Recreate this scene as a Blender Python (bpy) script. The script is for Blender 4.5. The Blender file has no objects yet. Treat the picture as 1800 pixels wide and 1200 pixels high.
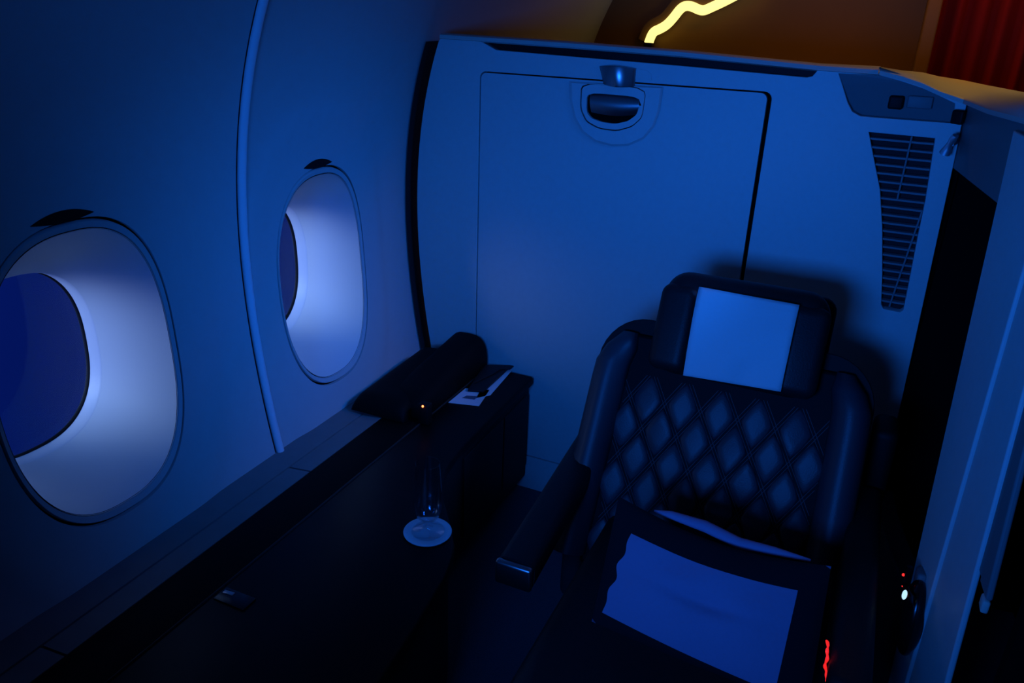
import bpy, bmesh, math, random
import numpy as np
from mathutils import Vector, Matrix
from mathutils.geometry import tessellate_polygon

# ------------------------------------------------------------------ camera
SC = bpy.context.scene
H = 1.42
F = 1395.8366666626866
def _axes():
    v1 = np.array([-2470-900, -115-600, F]); v2 = np.array([778-900, 3900-600, F])
    X = -v1/np.linalg.norm(v1); Z = -v2/np.linalg.norm(v2)
    return X, np.cross(Z, X), Z
RX, RY, RZ = _axes()          # world axes in camera (x right, y down, z forward)
cam_d = bpy.data.cameras.new('camera'); cam = bpy.data.objects.new('camera', cam_d)
SC.collection.objects.link(cam)
cr = Vector((RX[0], RY[0], RZ[0])); cd = Vector((RX[1], RY[1], RZ[1])); cf = Vector((RX[2], RY[2], RZ[2]))
m = Matrix((cr, -cd, -cf)).transposed().to_4x4(); m.translation = (0, 0, H)
cam.matrix_world = m
cam_d.sensor_width = 36; cam_d.lens = 36*F/1800; cam_d.clip_start = .02
cam_d.dof.use_dof = False
SC.camera = cam
SC.view_settings.view_transform = 'Standard'; SC.view_settings.look = 'None'
SC.view_settings.exposure = 0; SC.view_settings.gamma = 1; SC.view_settings.use_curve_mapping = False
try:
    SC.cycles.use_denoising = True
    SC.cycles.max_bounces = 10; SC.cycles.transparent_max_bounces = 12
    SC.cycles.caustics_reflective = False; SC.cycles.caustics_refractive = False
    SC.cycles.sample_clamp_indirect = 4
except Exception: pass

# ------------------------------------------------------------------ world: dusk sky outside the cabin
W = bpy.data.worlds.new('dusk_sky'); SC.world = W; W.use_nodes = True
nt = W.node_tree; nt.nodes.clear()
def N(t, **k):
    n = nt.nodes.new(t)
    for a, b in k.items(): setattr(n, a, b)
    return n
tc = N('ShaderNodeTexCoord'); sep = N('ShaderNodeSeparateXYZ'); nt.links.new(tc.outputs['Generated'], sep.inputs[0])
ramp = N('ShaderNodeValToRGB'); mr = N('ShaderNodeMapRange')
mr.inputs['From Min'].default_value = -1; mr.inputs['From Max'].default_value = 1
nt.links.new(sep.outputs['Z'], mr.inputs['Value']); nt.links.new(mr.outputs[0], ramp.inputs[0])
cr_ = ramp.color_ramp; cr_.elements[0].position = 0; cr_.elements[0].color = (.0006, .004, .06, 1)
cr_.elements[1].position = 1; cr_.elements[1].color = (.02, .07, .30, 1)
for p, c in [(.38, (.001, .008, .115, 1)), (.46, (.003, .014, .15, 1)), (.495, (.10, .16, .36, 1)), (.54, (.36, .50, .84, 1)), (.60, (.26, .42, .76, 1)), (.74, (.03, .09, .30, 1))]:
    e = cr_.elements.new(p); e.color = c
# the afterglow is stronger on the side where the sun went down (behind the camera and out)
dot = N('ShaderNodeVectorMath', operation='DOT_PRODUCT'); dot.inputs[1].default_value = (-.27, -.963, 0)
nt.links.new(tc.outputs['Generated'], dot.inputs[0])
mr2 = N('ShaderNodeMapRange'); mr2.interpolation_type = 'SMOOTHSTEP'; mr2.inputs['From Min'].default_value = .55; mr2.inputs['From Max'].default_value = 1
mr2.inputs['To Min'].default_value = .05; mr2.inputs['To Max'].default_value = 1.0
nt.links.new(dot.outputs['Value'], mr2.inputs['Value'])
bg = N('ShaderNodeBackground'); wo = N('ShaderNodeOutputWorld')
SKY = 14.5
mx = N('ShaderNodeMath', operation='MULTIPLY'); mx.inputs[1].default_value = SKY
nt.links.new(mr2.outputs[0], mx.inputs[0])
nt.links.new(ramp.outputs[0], bg.inputs['Color']); nt.links.new(mx.outputs[0], bg.inputs['Strength'])
nt.links.new(bg.outputs[0], wo.inputs['Surface'])
for e in cr_.elements:
    if e.position < .47: e.color = tuple(c/.70 for c in e.color[:3]) + (1,)

# ------------------------------------------------------------------ cabin lights and added fills
def area(name, loc, tgt, sx, sy, power, col, spread=180, portal=False):
    l = bpy.data.lights.new(name, 'AREA'); l.shape = 'RECTANGLE'; l.size = sx; l.size_y = sy
    l.energy = power; l.color = col; l.spread = math.radians(spread)
    o = bpy.data.objects.new(name, l); SC.collection.objects.link(o); o.location = loc
    o.rotation_euler = (Vector(tgt)-Vector(loc)).to_track_quat('-Z', 'Y').to_euler()
    if portal: l.cycles.is_portal = True
    return o
BLUE = (.010, .165, 1.0)
area('screen_glow', (-.32, -.30, 1.22), (-.28, 2.0, 1.10), .42, .28, 5.6, BLUE, 84)
area('sidewall_fill', (.75, 1.25, 1.93), (-1.25, 1.55, .62), .4, .22, 1.5, BLUE, 40)  # unseen blue fill, added to brighten the sidewall
area('far_wall_fill', (-.15, 2.85, 2.01), (-.15, 2.95, 0), 1.3, .2, 3.0, (1.0, .42, .04), 124)  # unseen warm fill, added for the wall beyond the bulkhead
area('cap_fill', (1.00, 2.05, 2.01), (.42, 2.12, 1.3), .2, .12, .72, (1.0, .66, .16), 58)  # unseen warm fill, added and aimed at the tan cap
for nm, yc in (('portal_near', .89), ('portal_far', 1.568)):
    area(nm, (-1.50, yc, .73), (0, yc, .73), .44, .44, 1, (1, 1, 1), 180, True)

# ------------------------------------------------------------------ helpers
C = SC.collection
def ray(u, v):
    d = np.array([u-900, v-600, F]); return np.array([RX@d, RY@d, RZ@d])
def onY(u, v, y):
    d = ray(u, v); t = y/d[1]; return Vector((d[0]*t, y, H+d[2]*t))
def onZ(u, v, z):
    d = ray(u, v); t = (z-H)/d[2]; return Vector((d[0]*t, d[1]*t, z))
def onPlane(u, v, p0, n):
    d = ray(u, v); o = np.array([0, 0, H]); n = np.array(n)
    t = ((np.array(p0)-o)@n)/(d@n); return Vector(o+d*t)

def mat(name, col, rough=.5, metal=0, spec=.5, emit=None, es=0, noise=None, bump=0, bscale=200, coat=0, trans=0, ior=1.45, sheen=0):
    M = bpy.data.materials.new(name); M.use_nodes = True; t = M.node_tree; b = t.nodes['Principled BSDF']
    b.inputs['Base Color'].default_value = (*col, 1); b.inputs['Roughness'].default_value = rough
    b.inputs['Metallic'].default_value = metal; b.inputs['Specular IOR Level'].default_value = spec
    b.inputs['Coat Weight'].default_value = coat; b.inputs['Transmission Weight'].default_value = trans
    b.inputs['IOR'].default_value = ior
    if sheen: b.inputs['Sheen Weight'].default_value = sheen
    if emit: b.inputs['Emission Color'].default_value = (*emit, 1); b.inputs['Emission Strength'].default_value = es
    tcn = t.nodes.new('ShaderNodeTexCoord')
    if noise:
        nz = t.nodes.new('ShaderNodeTexNoise'); nz.inputs['Scale'].default_value = noise[0]; nz.inputs['Detail'].default_value = 5
        t.links.new(tcn.outputs['Object'], nz.inputs['Vector'])
        mp = t.nodes.new('ShaderNodeMapRange'); mp.inputs['To Min'].default_value = 1-noise[1]; mp.inputs['To Max'].default_value = 1+noise[1]
        t.links.new(nz.outputs['Fac'], mp.inputs['Value'])
        vm = t.nodes.new('ShaderNodeVectorMath'); vm.operation = 'SCALE'; vm.inputs[0].default_value = col
        t.links.new(mp.outputs[0], vm.inputs['Scale']); t.links.new(vm.outputs[0], b.inputs['Base Color'])
    if bump:
        nz = t.nodes.new('ShaderNodeTexNoise'); nz.inputs['Scale'].default_value = bscale; nz.inputs['Detail'].default_value = 3
        t.links.new(tcn.outputs['Object'], nz.inputs['Vector'])
        bp = t.nodes.new('ShaderNodeBump'); bp.inputs['Strength'].default_value = bump; bp.inputs['Distance'].default_value = .002
        t.links.new(nz.outputs['Fac'], bp.inputs['Height']); t.links.new(bp.outputs[0], b.inputs['Normal'])
    return M

M = {}
M['wall'] = mat('sidewall_plastic', (.62, .62, .60), .55, spec=.3, noise=(40, .04), bump=.10, bscale=700)
M['wallside'] = mat('sidewall_liner', (.50, .50, .49), .6, spec=.25, noise=(40, .04), bump=.10, bscale=700)
M['reveal'] = mat('reveal_plastic', (.72, .72, .70), .5, spec=.3)
M['bulk'] = mat('bulkhead_laminate', (.56, .56, .54), .45, spec=.35, noise=(60, .05), bump=.12, bscale=500)
M['bulkdark'] = mat('shaded_laminate', (.17, .17, .17), .5, spec=.3)  # bulkhead laminate darkened, shade of the tilted inset put into the colour
M['gap'] = mat('black_gap', (.004, .004, .004), .9, spec=.05)
M['lip'] = mat('reveal_rim', (.80, .80, .80), .35)
M['bead'] = mat('seam_bead', (.8, .8, .82), .38, spec=.6)
M['inlay'] = mat('inlay', (.04, .038, .035), .5, spec=.2)
M['infill'] = mat('dark_infill', (.03, .03, .03), .8, spec=.1)
M['ledge'] = mat('ledge_trim', (.2, .2, .2), .6, spec=.2, noise=(30, .1))
M['console'] = mat('console_veneer', (.005, .0045, .005), .42, spec=.12)
M['lid'] = mat('storage_lid', (.004, .004, .004), .6, spec=.08)
M['consoleside'] = mat('console_side', (.022, .023, .022), .6, spec=.2, noise=(15, .2))
M['housing'] = mat('housing_plastic', (.004, .004, .004), .6, spec=.12)
M['leather'] = mat('black_leather', (.010, .010, .011), .5, spec=.35, bump=.25, bscale=350)
M['quiltbase'] = mat('quilt_base_leather', (.004, .004, .005), .62, spec=.14, bump=.2, bscale=350)
M['pad'] = mat('quilt_leather', (.030, .034, .042), .46, spec=.45, bump=.2, bscale=350)
M['stitch'] = mat('stitch_thread', (.05, .045, .05), .7)
M['fabric'] = mat('white_paper_cloth', (.60, .60, .60), .85, spec=.1, bump=.4, bscale=120)
M['pillow'] = mat('pillow_cotton', (.34, .23, .36), .9, spec=.1, bump=.5, bscale=90)
M['pillowdark'] = mat('pillow_border', (.012, .012, .015), .9, spec=.05)
M['chrome'] = mat('chrome', (.85, .87, .90), .42, metal=1)
M['satin'] = mat('satin_metal', (.35, .36, .38), .32, metal=1)
M['grille'] = mat('grille_slat', (.22, .22, .22), .5, spec=.3)
M['blackgloss'] = mat('black_gloss_plastic', (.004, .004, .005), .2, spec=.4)
M['black'] = mat('black_plastic', (.006, .006, .006), .6, spec=.2)
M['carpet'] = mat('carpet', (.10, .10, .12), .95, spec=.05, noise=(300, .4), bump=.6, bscale=600)
M['brown'] = mat('brown_wall', (.20, .105, .025), .7, spec=.2, noise=(4, .12))
M['ceil'] = mat('ceiling_panel', (.5, .48, .44), .7, spec=.2)
M['tan'] = mat('shell_cap', (.50, .46, .40), .55, spec=.3)
M['curtain'] = mat('red_curtain', (.22, .010, .006), .9, spec=.05, bump=.3, bscale=150)
M['led'] = mat('yellow_led', (1, .8, .3), .5, emit=(1.0, .80, .24), es=1.5)
M['orange'] = mat('orange_led', (1, .3, .1), .5, emit=(1.0, .16, .04), es=6)
M['red'] = mat('red_led', (1, .05, .03), .5, emit=(1.0, .02, .015), es=.9)
M['redpt'] = mat('red_indicator', (1, .05, .03), .5, emit=(1.0, .03, .02), es=1.2)
M['white'] = mat('white_glint', (1, 1, 1), .5, emit=(.55, .85, 1.0), es=1.0)  # emission stands in for a glint
M['coaster'] = mat('coaster_paper', (.6, .61, .65), .7, spec=.2)
M['paper'] = mat('card_paper', (.75, .75, .75), .7, spec=.2)
M['ink'] = mat('card_print', (.10, .12, .16), .7, spec=.2)
M['tape'] = mat('seat_side_plastic', (.03, .03, .034), .5, spec=.3)
M['glass'] = mat('clear_glass', (1, 1, 1), .0, trans=1, ior=1.45)
M['water'] = mat('water', (1, 1, 1), .0, trans=1, ior=1.33)
def pane_mat(nm, ior, tint, rough):
    m_ = bpy.data.materials.new(nm); m_.use_nodes = True; t = m_.node_tree; t.nodes.clear()
    o = t.nodes.new('ShaderNodeOutputMaterial'); tr = t.nodes.new('ShaderNodeBsdfTransparent'); g = t.nodes.new('ShaderNodeBsdfGlossy')
    g.inputs['Roughness'].default_value = rough; lw = t.nodes.new('ShaderNodeLayerWeight'); lw.inputs['Blend'].default_value = .5; pwn = t.nodes.new('ShaderNodeMath'); pwn.operation = 'POWER'; pwn.inputs[1].default_value = 4.5; fr = t.nodes.new('ShaderNodeMapRange'); fr.inputs['To Min'].default_value = ((ior-1)/(ior+1))**2; t.links.new(lw.outputs['Facing'], pwn.inputs[0]); t.links.new(pwn.outputs[0], fr.inputs['Value'])
    mm = t.nodes.new('ShaderNodeMixShader'); tr.inputs['Color'].default_value = (*tint, 1)
    t.links.new(fr.outputs[0], mm.inputs[0]); t.links.new(tr.outputs[0], mm.inputs[1]); t.links.new(g.outputs[0], mm.inputs[2])
    t.links.new(mm.outputs[0], o.inputs['Surface']); return m_
M['pane'] = pane_mat('window_pane', 1.5, (.86, .9, .95), .06)
M['glass'] = pane_mat('clear_glass', 1.95, (.97, .98, 1), .01)
M['water'] = pane_mat('drink', 1.33, (.93, .95, .97), .0)

def mesh_obj(name, verts, faces, m, parent=None, smooth=False, angle=None):
    me = bpy.data.meshes.new(name); me.from_pydata([tuple(v) for v in verts], [], faces)
    b = bmesh.new(); b.from_mesh(me); bmesh.ops.remove_doubles(b, verts=b.verts, dist=1e-5)
    bmesh.ops.recalc_face_normals(b, faces=b.faces); b.to_mesh(me); b.free()
    me.materials.append(M[m] if isinstance(m, str) else m)
    o = bpy.data.objects.new(name, me); C.objects.link(o)
    if smooth:
        for p in me.polygons: p.use_smooth = True
        if angle: me.set_sharp_from_angle(angle=math.radians(angle))
    if parent: o.parent = parent
    return o
def bm_obj(name, b, m, parent=None, smooth=True, angle=35):
    me = bpy.data.meshes.new(name); bmesh.ops.recalc_face_normals(b, faces=b.faces); b.to_mesh(me); b.free()
    me.materials.append(M[m] if isinstance(m, str) else m)
    o = bpy.data.objects.new(name, me); C.objects.link(o)
    if smooth:
        for p in me.polygons: p.use_smooth = True
        me.set_sharp_from_angle(angle=math.radians(angle))
    if parent: o.parent = parent
    return o
def tag(o, label, cat, group=None, kind=None):
    o['label'] = label; o['category'] = cat
    if group: o['group'] = group
    if kind: o['kind'] = kind
    return o
def empty(name, loc=(0, 0, 0)):
    # parents sit at the origin frame; base point stored by location, children keep world placement
    o = bpy.data.objects.new(name, None); C.objects.link(o); o.location = loc; o.empty_display_size = .05
    return o
def adopt(root):
    """children were built in world space: cancel the parent's offset once"""
    for ch in [c for c in C.objects if c.parent == root]:
        ch.matrix_parent_inverse = Matrix.Translation(-Vector(root.location))
def structure(o, label=None, cat=None):
    o['kind'] = 'structure'
    if label: o['label'] = label
    if cat: o['category'] = cat
    return o

def rbox(name, cx, cy, cz, sx, sy, sz, bev, m, parent=None, rot=None, seg=4, sub=None):
    b = bmesh.new(); bmesh.ops.create_cube(b, size=1)
    bmesh.ops.scale(b, vec=(sx, sy, sz), verts=b.verts)
    if bev: bmesh.ops.bevel(b, geom=list(b.edges), offset=bev, segments=seg, affect='EDGES', profile=.5)
    mt = Matrix.Translation((cx, cy, cz))
    if rot is not None: mt = mt @ rot
    bmesh.ops.transform(b, matrix=mt, verts=b.verts)
    return bm_obj(name, b, m, parent, True, 50)

def prism(name, loop, holes, to3, d, m, parent=None, bev=0, smooth=False):
    """plate: 2-D outline with holes, mapped by to3(a,b,depth), thickness d"""
    loops = [loop]+list(holes)
    flat = [p for l in loops for p in l]; n = len(flat)
    tri = tessellate_polygon([[Vector((p[0], p[1], 0)) for p in l] for l in loops])
    V = [to3(p[0], p[1], 0) for p in flat]+[to3(p[0], p[1], d) for p in flat]
    Fc = [tuple(t) for t in tri]+[tuple(i+n for i in reversed(t)) for t in tri]
    k = 0
    for l in loops:
        L = len(l)
        for i in range(L):
            j = (i+1) % L; Fc.append((k+i, k+j, k+j+n, k+i+n))
        k += L
    o = mesh_obj(name, V, Fc, m, parent)
    if bev:
        md = o.modifiers.new('bevel', 'BEVEL'); md.width = bev; md.segments = 3; md.limit_method = 'ANGLE'; md.angle_limit = math.radians(40)
        md.harden_normals = False
        for p in o.data.polygons: p.use_smooth = True
        o.data.set_sharp_from_angle(angle=math.radians(60))
    return o

def tube(name, pts, r, m, parent=None, seg=10, radii=None, cap=True, closed=False):
    pts = [Vector(p) for p in pts]; n = len(pts); V = []; Fc = []; up = None
    for i, p in enumerate(pts):
        a = pts[(i-1) % n] if (i or closed) else p; c = pts[(i+1) % n] if (i < n-1 or closed) else p
        t = (c-a).normalized()
        if up is None: up = t.orthogonal().normalized()
        up = (up-t*up.dot(t)).normalized(); s = t.cross(up)
        rr = radii[i] if radii else r
        for k in range(seg):
            an = 2*math.pi*k/seg; V.append(p+up*math.cos(an)*rr+s*math.sin(an)*rr)
    for i in range(n if closed else n-1):
        for k in range(seg):
            a = i*seg+k; b_ = i*seg+(k+1) % seg; j = ((i+1) % n)*seg
            Fc.append((a, b_, j+(k+1) % seg, j+k))
    if cap and not closed: Fc += [tuple(range(seg))[::-1], tuple(range((n-1)*seg, n*seg))]
    return mesh_obj(name, V, Fc, m, parent, True, 50)
def lathe(name, prof_, m, loc, parent=None, seg=48):
    V = []; Fc = []; n = len(prof_)
    for k in range(seg):
        a = 2*math.pi*k/seg
        for r, z in prof_: V.append((loc[0]+r*math.cos(a), loc[1]+r*math.sin(a), loc[2]+z))
    for k in range(seg):
        for i in range(n-1):
            a = k*n+i; b_ = ((k+1) % seg)*n+i; Fc.append((a, b_, b_+1, a+1))
    return mesh_obj(name, V, Fc, m, parent, True, 60)
def loft(name, sections, m, parent=None, closed=True, cap=True, angle=60):
    n = len(sections[0]); V = [p for s in sections for p in s]; Fc = []
    for i in range(len(sections)-1):
        for k in range(n if closed else n-1):
            Fc.append((i*n+k, i*n+(k+1) % n, (i+1)*n+(k+1) % n, (i+1)*n+k))
    if cap and closed: Fc += [tuple(range(n))[::-1], tuple(range((len(sections)-1)*n, len(sections)*n))]
    return mesh_obj(name, V, Fc, m, parent, True, angle)

# ------------------------------------------------------------------ sidewall with two windows
PZ = np.array([-.05, 0, .2, .435, .71, .967, 1.21, 1.33, 1.41, 1.6, 1.8, 2.0, 2.06])
co = np.polyfit([0, .2, .435, .71, .967, 1.21, 1.33, 1.41, 1.6, 1.8, 2.0], [-1.10, -1.16, -1.21, -1.243, -1.25, -1.215, -1.175, -1.14, -1.03, -.86, -.6], 5)
def prof(z): return float(np.polyval(co, z))
WINS = ((.893, .765, .196, .292), (1.583, .756, .178, .286)); EX = 2.5
def super_(t, ex=EX):
    c, s = math.cos(t), math.sin(t)
    return math.copysign(abs(c)**(2/ex), c), math.copysign(abs(s)**(2/ex), s)
def bulge(y, z):
    b = 0
    for yc, WZ, WHY, WHZ in WINS:
        r = ((abs(y-yc)/WHY)**2.5+(abs(z-WZ)/WHZ)**2.5)**.4
        s = min(max((1.62-r)/.22, 0), 1); b = max(b, s*s*(3-2*s))
    return .006*b
def wallp(y, z, depth=0): return Vector((prof(z)+bulge(y, z)-depth, y, z))

def side_panel(name, y0, y1, wc, z0=.33, z1=2.04):
    """one moulded liner panel with a window hole centred on wc"""
    wc, WZ, WHY, WHZ = wc
    V = []; Fc = []
    def grid(ya, yb, za, zb, ny, nz):
        base = len(V)
        for i in range(ny+1):
            for j in range(nz+1): V.append(wallp(ya+(yb-ya)*i/ny, za+(zb-za)*j/nz))
        for i in range(ny):
            for j in range(nz):
                a = base+i*(nz+1)+j; Fc.append((a, a+nz+1, a+nz+2, a+1))
    ha, hb = wc-WHY*1.75, wc+WHY*1.75; hb = min(hb, y1); ha = max(ha, y0)
    za, zb = WZ-WHZ*1.5, WZ+WHZ*1.5
    NZ = 24
    if ha > y0+1e-4:
        grid(y0, ha, za, zb, max(2, int((ha-y0)/.03)), NZ); 
    if hb < y1-1e-4: grid(hb, y1, za, zb, max(2, int((y1-hb)/.03)), NZ)
    grid(y0, y1, z0, za, int((y1-y0)/.02), 4); grid(y0, y1, zb, z1, int((y1-y0)/.02), 40)
    # ring from rectangle to hole
    per = []
    for j in range(NZ): per.append((hb, za+(zb-za)*j/NZ))
    for j in range(NZ): per.append((hb-(hb-ha)*j/NZ, zb))
    for j in range(NZ): per.append((ha, zb-(zb-za)*j/NZ))
    for j in range(NZ): per.append((ha+(hb-ha)*j/NZ, za))
    R = 14; base = len(V)
    for (py, pz) in per:
        dy, dz = (py-wc)/WHY, (pz-WZ)/WHZ; r = (abs(dy)**EX+abs(dz)**EX)**(1/EX)
        hy, hz = wc+dy/r*WHY, WZ+dz/r*WHZ
        for k in range(R+1):
            t = k/R; V.append(wallp(hy+(py-hy)*t, hz+(pz-hz)*t))
        # roll the hole edge outwards
    n = len(per)
    for i in range(n):
        j = (i+1) % n
        for k in range(R):
            Fc.append((base+i*(R+1)+k, base+j*(R+1)+k, base+j*(R+1)+k+1, base+i*(R+1)+k+1))
    # thickness return at the hole
    b2 = len(V)
    for (py, pz) in per:
        dy, dz = (py-wc)/WHY, (pz-WZ)/WHZ; r = (abs(dy)**EX+abs(dz)**EX)**(1/EX)
        hy, hz = wc+dy/r*WHY, WZ+dz/r*WHZ; V.append(wallp(hy, hz, .012))
    for i in range(n):
        j = (i+1) % n; Fc.append((base+i*(R+1), base+j*(R+1), b2+j, b2+i))
    return mesh_obj(name, V, Fc, 'wallside', None, True, 50)

wl = structure(bpy.data.objects.new('wall_left', None)); C.objects.link(wl); wl['label'] = 'curved moulded cabin sidewall'
p1 = side_panel('liner_panel', -1.3, 1.298, WINS[0]); p1.parent = wl
p2 = side_panel('liner_panel', 1.322, 3.5, WINS[1]); p2.parent = wl
# lower liner and closing strip behind the seam
def strip(name, y0, y1, z0, z1, off, m, parent, nz=30, ny=2):
    V = []; Fc = []
    for i in range(ny+1):
        for j in range(nz+1):
            z = z0+(z1-z0)*j/nz; V.append((prof(z)-off, y0+(y1-y0)*i/ny, z))
    for i in range(ny):
        for j in range(nz):
            a = i*(nz+1)+j; Fc.append((a, a+nz+1, a+nz+2, a+1))
    return mesh_obj(name, V, Fc, m, parent, True)
strip('seam_backing', 1.26, 1.36, .3, 2.04, .0012, 'black', wl)
gs = strip('dark_infill', 1.985, 2.06, .30, 1.322, -.004, 'infill', wl); gs['label'] = 'black gasket where the bulkhead meets the sidewall'  # dark strip along the bulkhead joint
strip('lower_liner', -1.3, 3.5, -.02, .345, 0, 'ledge', wl, 8)
sb = tube('seam_bead', [(prof(z)+.001, 1.313, z) for z in np.linspace(.335, 2.03, 60)], .0105, 'bead', wl, 12)
sb['label'] = 'pale bead covering the panel joint'

def window(n, dims, gy):
    yc, WZ, WHY, WHZ = dims
    w = empty('window_%d' % n, (prof(WZ), yc, WZ)); structure(w); w['label'] = ['near', 'far'][n-1]+' rounded cabin window'
    NS = 96; ring = lambda s, d, ex=EX, cy=yc, cz=WZ, hy=WHY, hz=WHZ: [wallp(cy+s*hy*super_(2*math.pi*k/NS, ex)[0], cz+s*hz*super_(2*math.pi*k/NS, ex)[1], d) for k in range(NS)]
    # flush bezel with the groove outside it
    loft('window_bezel', [ring(1.0, .011), ring(.983, .011), ring(.978, .001), ring(.972, -.001), ring(.935, .002), ring(.930, .006)], 'wallside', w, True, False, 40)
    loft('gap_seal', [ring(1.001, .0095), ring(.975, .0095)], 'gap', w, True, False)
    loft('gap_seal', [ring(.934, .0045), ring(.922, .0045)], 'gap', w, True, False)
    secs = []
    X1 = -1.452+.0
    for k in range(25):
        t = k/24
        cy = yc+(gy-yc)*t; cz = WZ+(.73-WZ)*t
        hy = WHY*.927*(1-t)+.1585*t; hz = WHZ*.927*(1-t)+.1905*t
        e = t**1.25
        hy = WHY*.927+(.1585-WHY*.927)*e; hz = WHZ*.927+(.1905-WHZ*.927)*(t**.9)
        row = []
        for q in range(NS):
            a, b_ = super_(2*math.pi*q/NS, EX); y = cy+hy*a; z = cz+hz*b_
            xw = prof(z)+bulge(y, z)-.003; xg = -1.432
            row.append(Vector((xw+(xg-xw)*t, y, z)))
        secs.append(row)
    rv = loft('window_reveal', secs, 'reveal', w, True, False, 180)
    def gring(hy, hz, x): return [Vector((x, gy+hy*super_(2*math.pi*q/NS, EX)[0], .73+hz*super_(2*math.pi*q/NS, EX)[1])) for q in range(NS)]
    rim = loft('window_rim', [gring(.1585, .1905, -1.432), gring(.157, .189, -1.436), gring(.1565, .1885, -1.472)], 'lip', w, True, False, 60)
    rim['label'] = 'bright moulded rim'
    loft('pane_seal', [gring(.1565, .1885, -1.4655), gring(.1545, .1865, -1.467), gring(.1545, .1865, -1.475)], 'black', w, True, False, 60)
    pr = gring(.1562, .1882, -1.470); n_ = len(pr)
    mesh_obj('window_pane', pr, [tuple(range(n_))], 'pane', w)
    # almond finger slot of the blind, over the window
    sy = yc-.012; L = .058*WHY/.19; V = []; Fc = []
    zc = WZ+WHZ+.011
    for k in range(25):
        s = -1+2*k/24; hh = .0105*(1-s*s)+.0002; y = sy+s*L; z = zc-.004*s*s-.002
        for dz, dd in ((-hh, -.0015), (hh, -.0015), (hh, .012), (-hh, .012)): V.append(wallp(y, z+dz, dd))
    for k in range(24):
        a = k*4
        for q in range(4): Fc.append((a+q, a+(q+1) % 4, a+4+(q+1) % 4, a+4+q))
    Fc += [(0, 1, 2, 3), (96, 97, 98, 99)]
    s_ = mesh_obj('blind_slot', V, Fc, 'black', w); s_['label'] = 'dark almond-shaped finger slot'
    adopt(w); return w
window(1, WINS[0], .892)
window(2, WINS[1], 1.590)

# ------------------------------------------------------------------ shell of the cabin
def box(name, x0, x1, y0, y1, z0, z1, m, parent=None, bev=0):
    o = rbox(name, (x0+x1)/2, (y0+y1)/2, (z0+z1)/2, x1-x0, y1-y0, z1-z0, bev, m, parent, seg=3); return o
structure(box('floor', -1.35, 1.9, -1.4, 3.6, -.06, 0, 'carpet'))
structure(box('ceiling', -.75, 1.9, -1.4, 3.6, 2.03, 2.08, 'ceil'))
structure(box('wall_rear', -1.6, 1.9, -1.46, -1.3, -.06, 2.08, 'brown'))
structure(box('wall_right', 1.85, 1.95, -1.4, 3.6, -.06, 2.08, 'brown'))
wf = structure(box('wall_front', -1.6, 1.9, 3.40, 3.5, -.06, 2.08, 'brown'))

# ------------------------------------------------------------------ glowing contour strip on the far wall
YF = 3.395
LP = [(1136, 79), (1140, 76), (1145, 62), (1150, 55), (1160, 51), (1172, 44), (1184, 31), (1196, 15), (1205, 10), (1216, 11), (1228, 17), (1237, 19), (1250, 13), (1272, 3), (1300, -12), (1340, -32)]
led = empty('contour_light', onY(1142, 70, YF)); tag(led, 'glowing yellow bent light strip above the bulkhead', 'light')
# smooth centre line
def smooth(pts, k=2):
    for _ in range(k):
        q = [pts[0]]
        for a, b_ in zip(pts[:-1], pts[1:]): q += [a*.75+b_*.25, a*.25+b_*.75]
        pts = q+[pts[-1]]
    return pts
cl = smooth([onY(u, v, 3.36) for u, v in LP[1:]])
tube('light_tube', cl, .0185, 'led', led, 10)
# backing plate that carries the tube, one edge follows it
up = [c+Vector((0, .012, 0)) for c in cl]
secs = []
for i, c in enumerate(cl):
    t = (cl[min(i+1, len(cl)-1)]-cl[max(i-1, 0)]).normalized(); nrm = Vector((-t.z, 0, t.x))
    a = c+Vector((0, .008, 0))-nrm*.012; b_ = c+nrm*.05
    secs.append([Vector((a.x, 3.362, a.z)), Vector((b_.x, 3.375, b_.z)), Vector((b_.x, 3.40, b_.z)), Vector((a.x, 3.40, a.z))])
loft('light_channel', secs, 'brown', led, True, True, 30)
rbox('end_cap', *onY(1141, 79, 3.36), .034, .05, .018, .004, 'blackgloss', led)
adopt(led)

# ------------------------------------------------------------------ curtain
cu = empty('red_curtain', (.4, 3.1, 0)); tag(cu, 'dark red pleated curtain hanging in the doorway at upper right', 'curtain')
V = []; Fc = []; nx = 140; x0 = .085; x1 = 1.55
for i in range(nx+1):
    x = x0+(x1-x0)*i/nx; y = 3.12+.028*math.sin(i*.95)+.008*math.sin(i*1.7+1)
    V += [(x+.0, y, .02), (x, y*.999, 1.0), (x, y, 2.03)]
for i in range(nx):
    for k in range(2):
        a = i*3+k; Fc.append((a, a+3, a+4, a+1))
mesh_obj('curtain_cloth', V, Fc, 'curtain', cu, True)
adopt(cu)
structure(box('trim_1', .045, .085, 3.02, 3.40, 0, 2.03, 'brown', bev=.006))['label'] = 'tan door post beside the red curtain'

# ------------------------------------------------------------------ bulkhead behind the seat
YB = 2.0
def B(u, v): p = onY(u, v, YB); return (p.x, p.z)
bk = structure(empty('wall_back', (-.5, YB, 0))); bk['label'] = 'pale bulkhead partition behind the seat'
def to_b(a, b_, d): return Vector((a, YB+d, b_))
left = [(prof(z)+.034, z) for z in np.linspace(.0, 1.325, 34)]
outline = left[::-1]                     # top-left down
outline = [(prof(1.333)+.040, 1.336)]+outline
outline += [(.185, 0.0), (.178, .20), (.172, .30), (.165, .5), (.158, .8), (.150, 1.10), (.148, 1.17), (.146, 1.21)]
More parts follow.
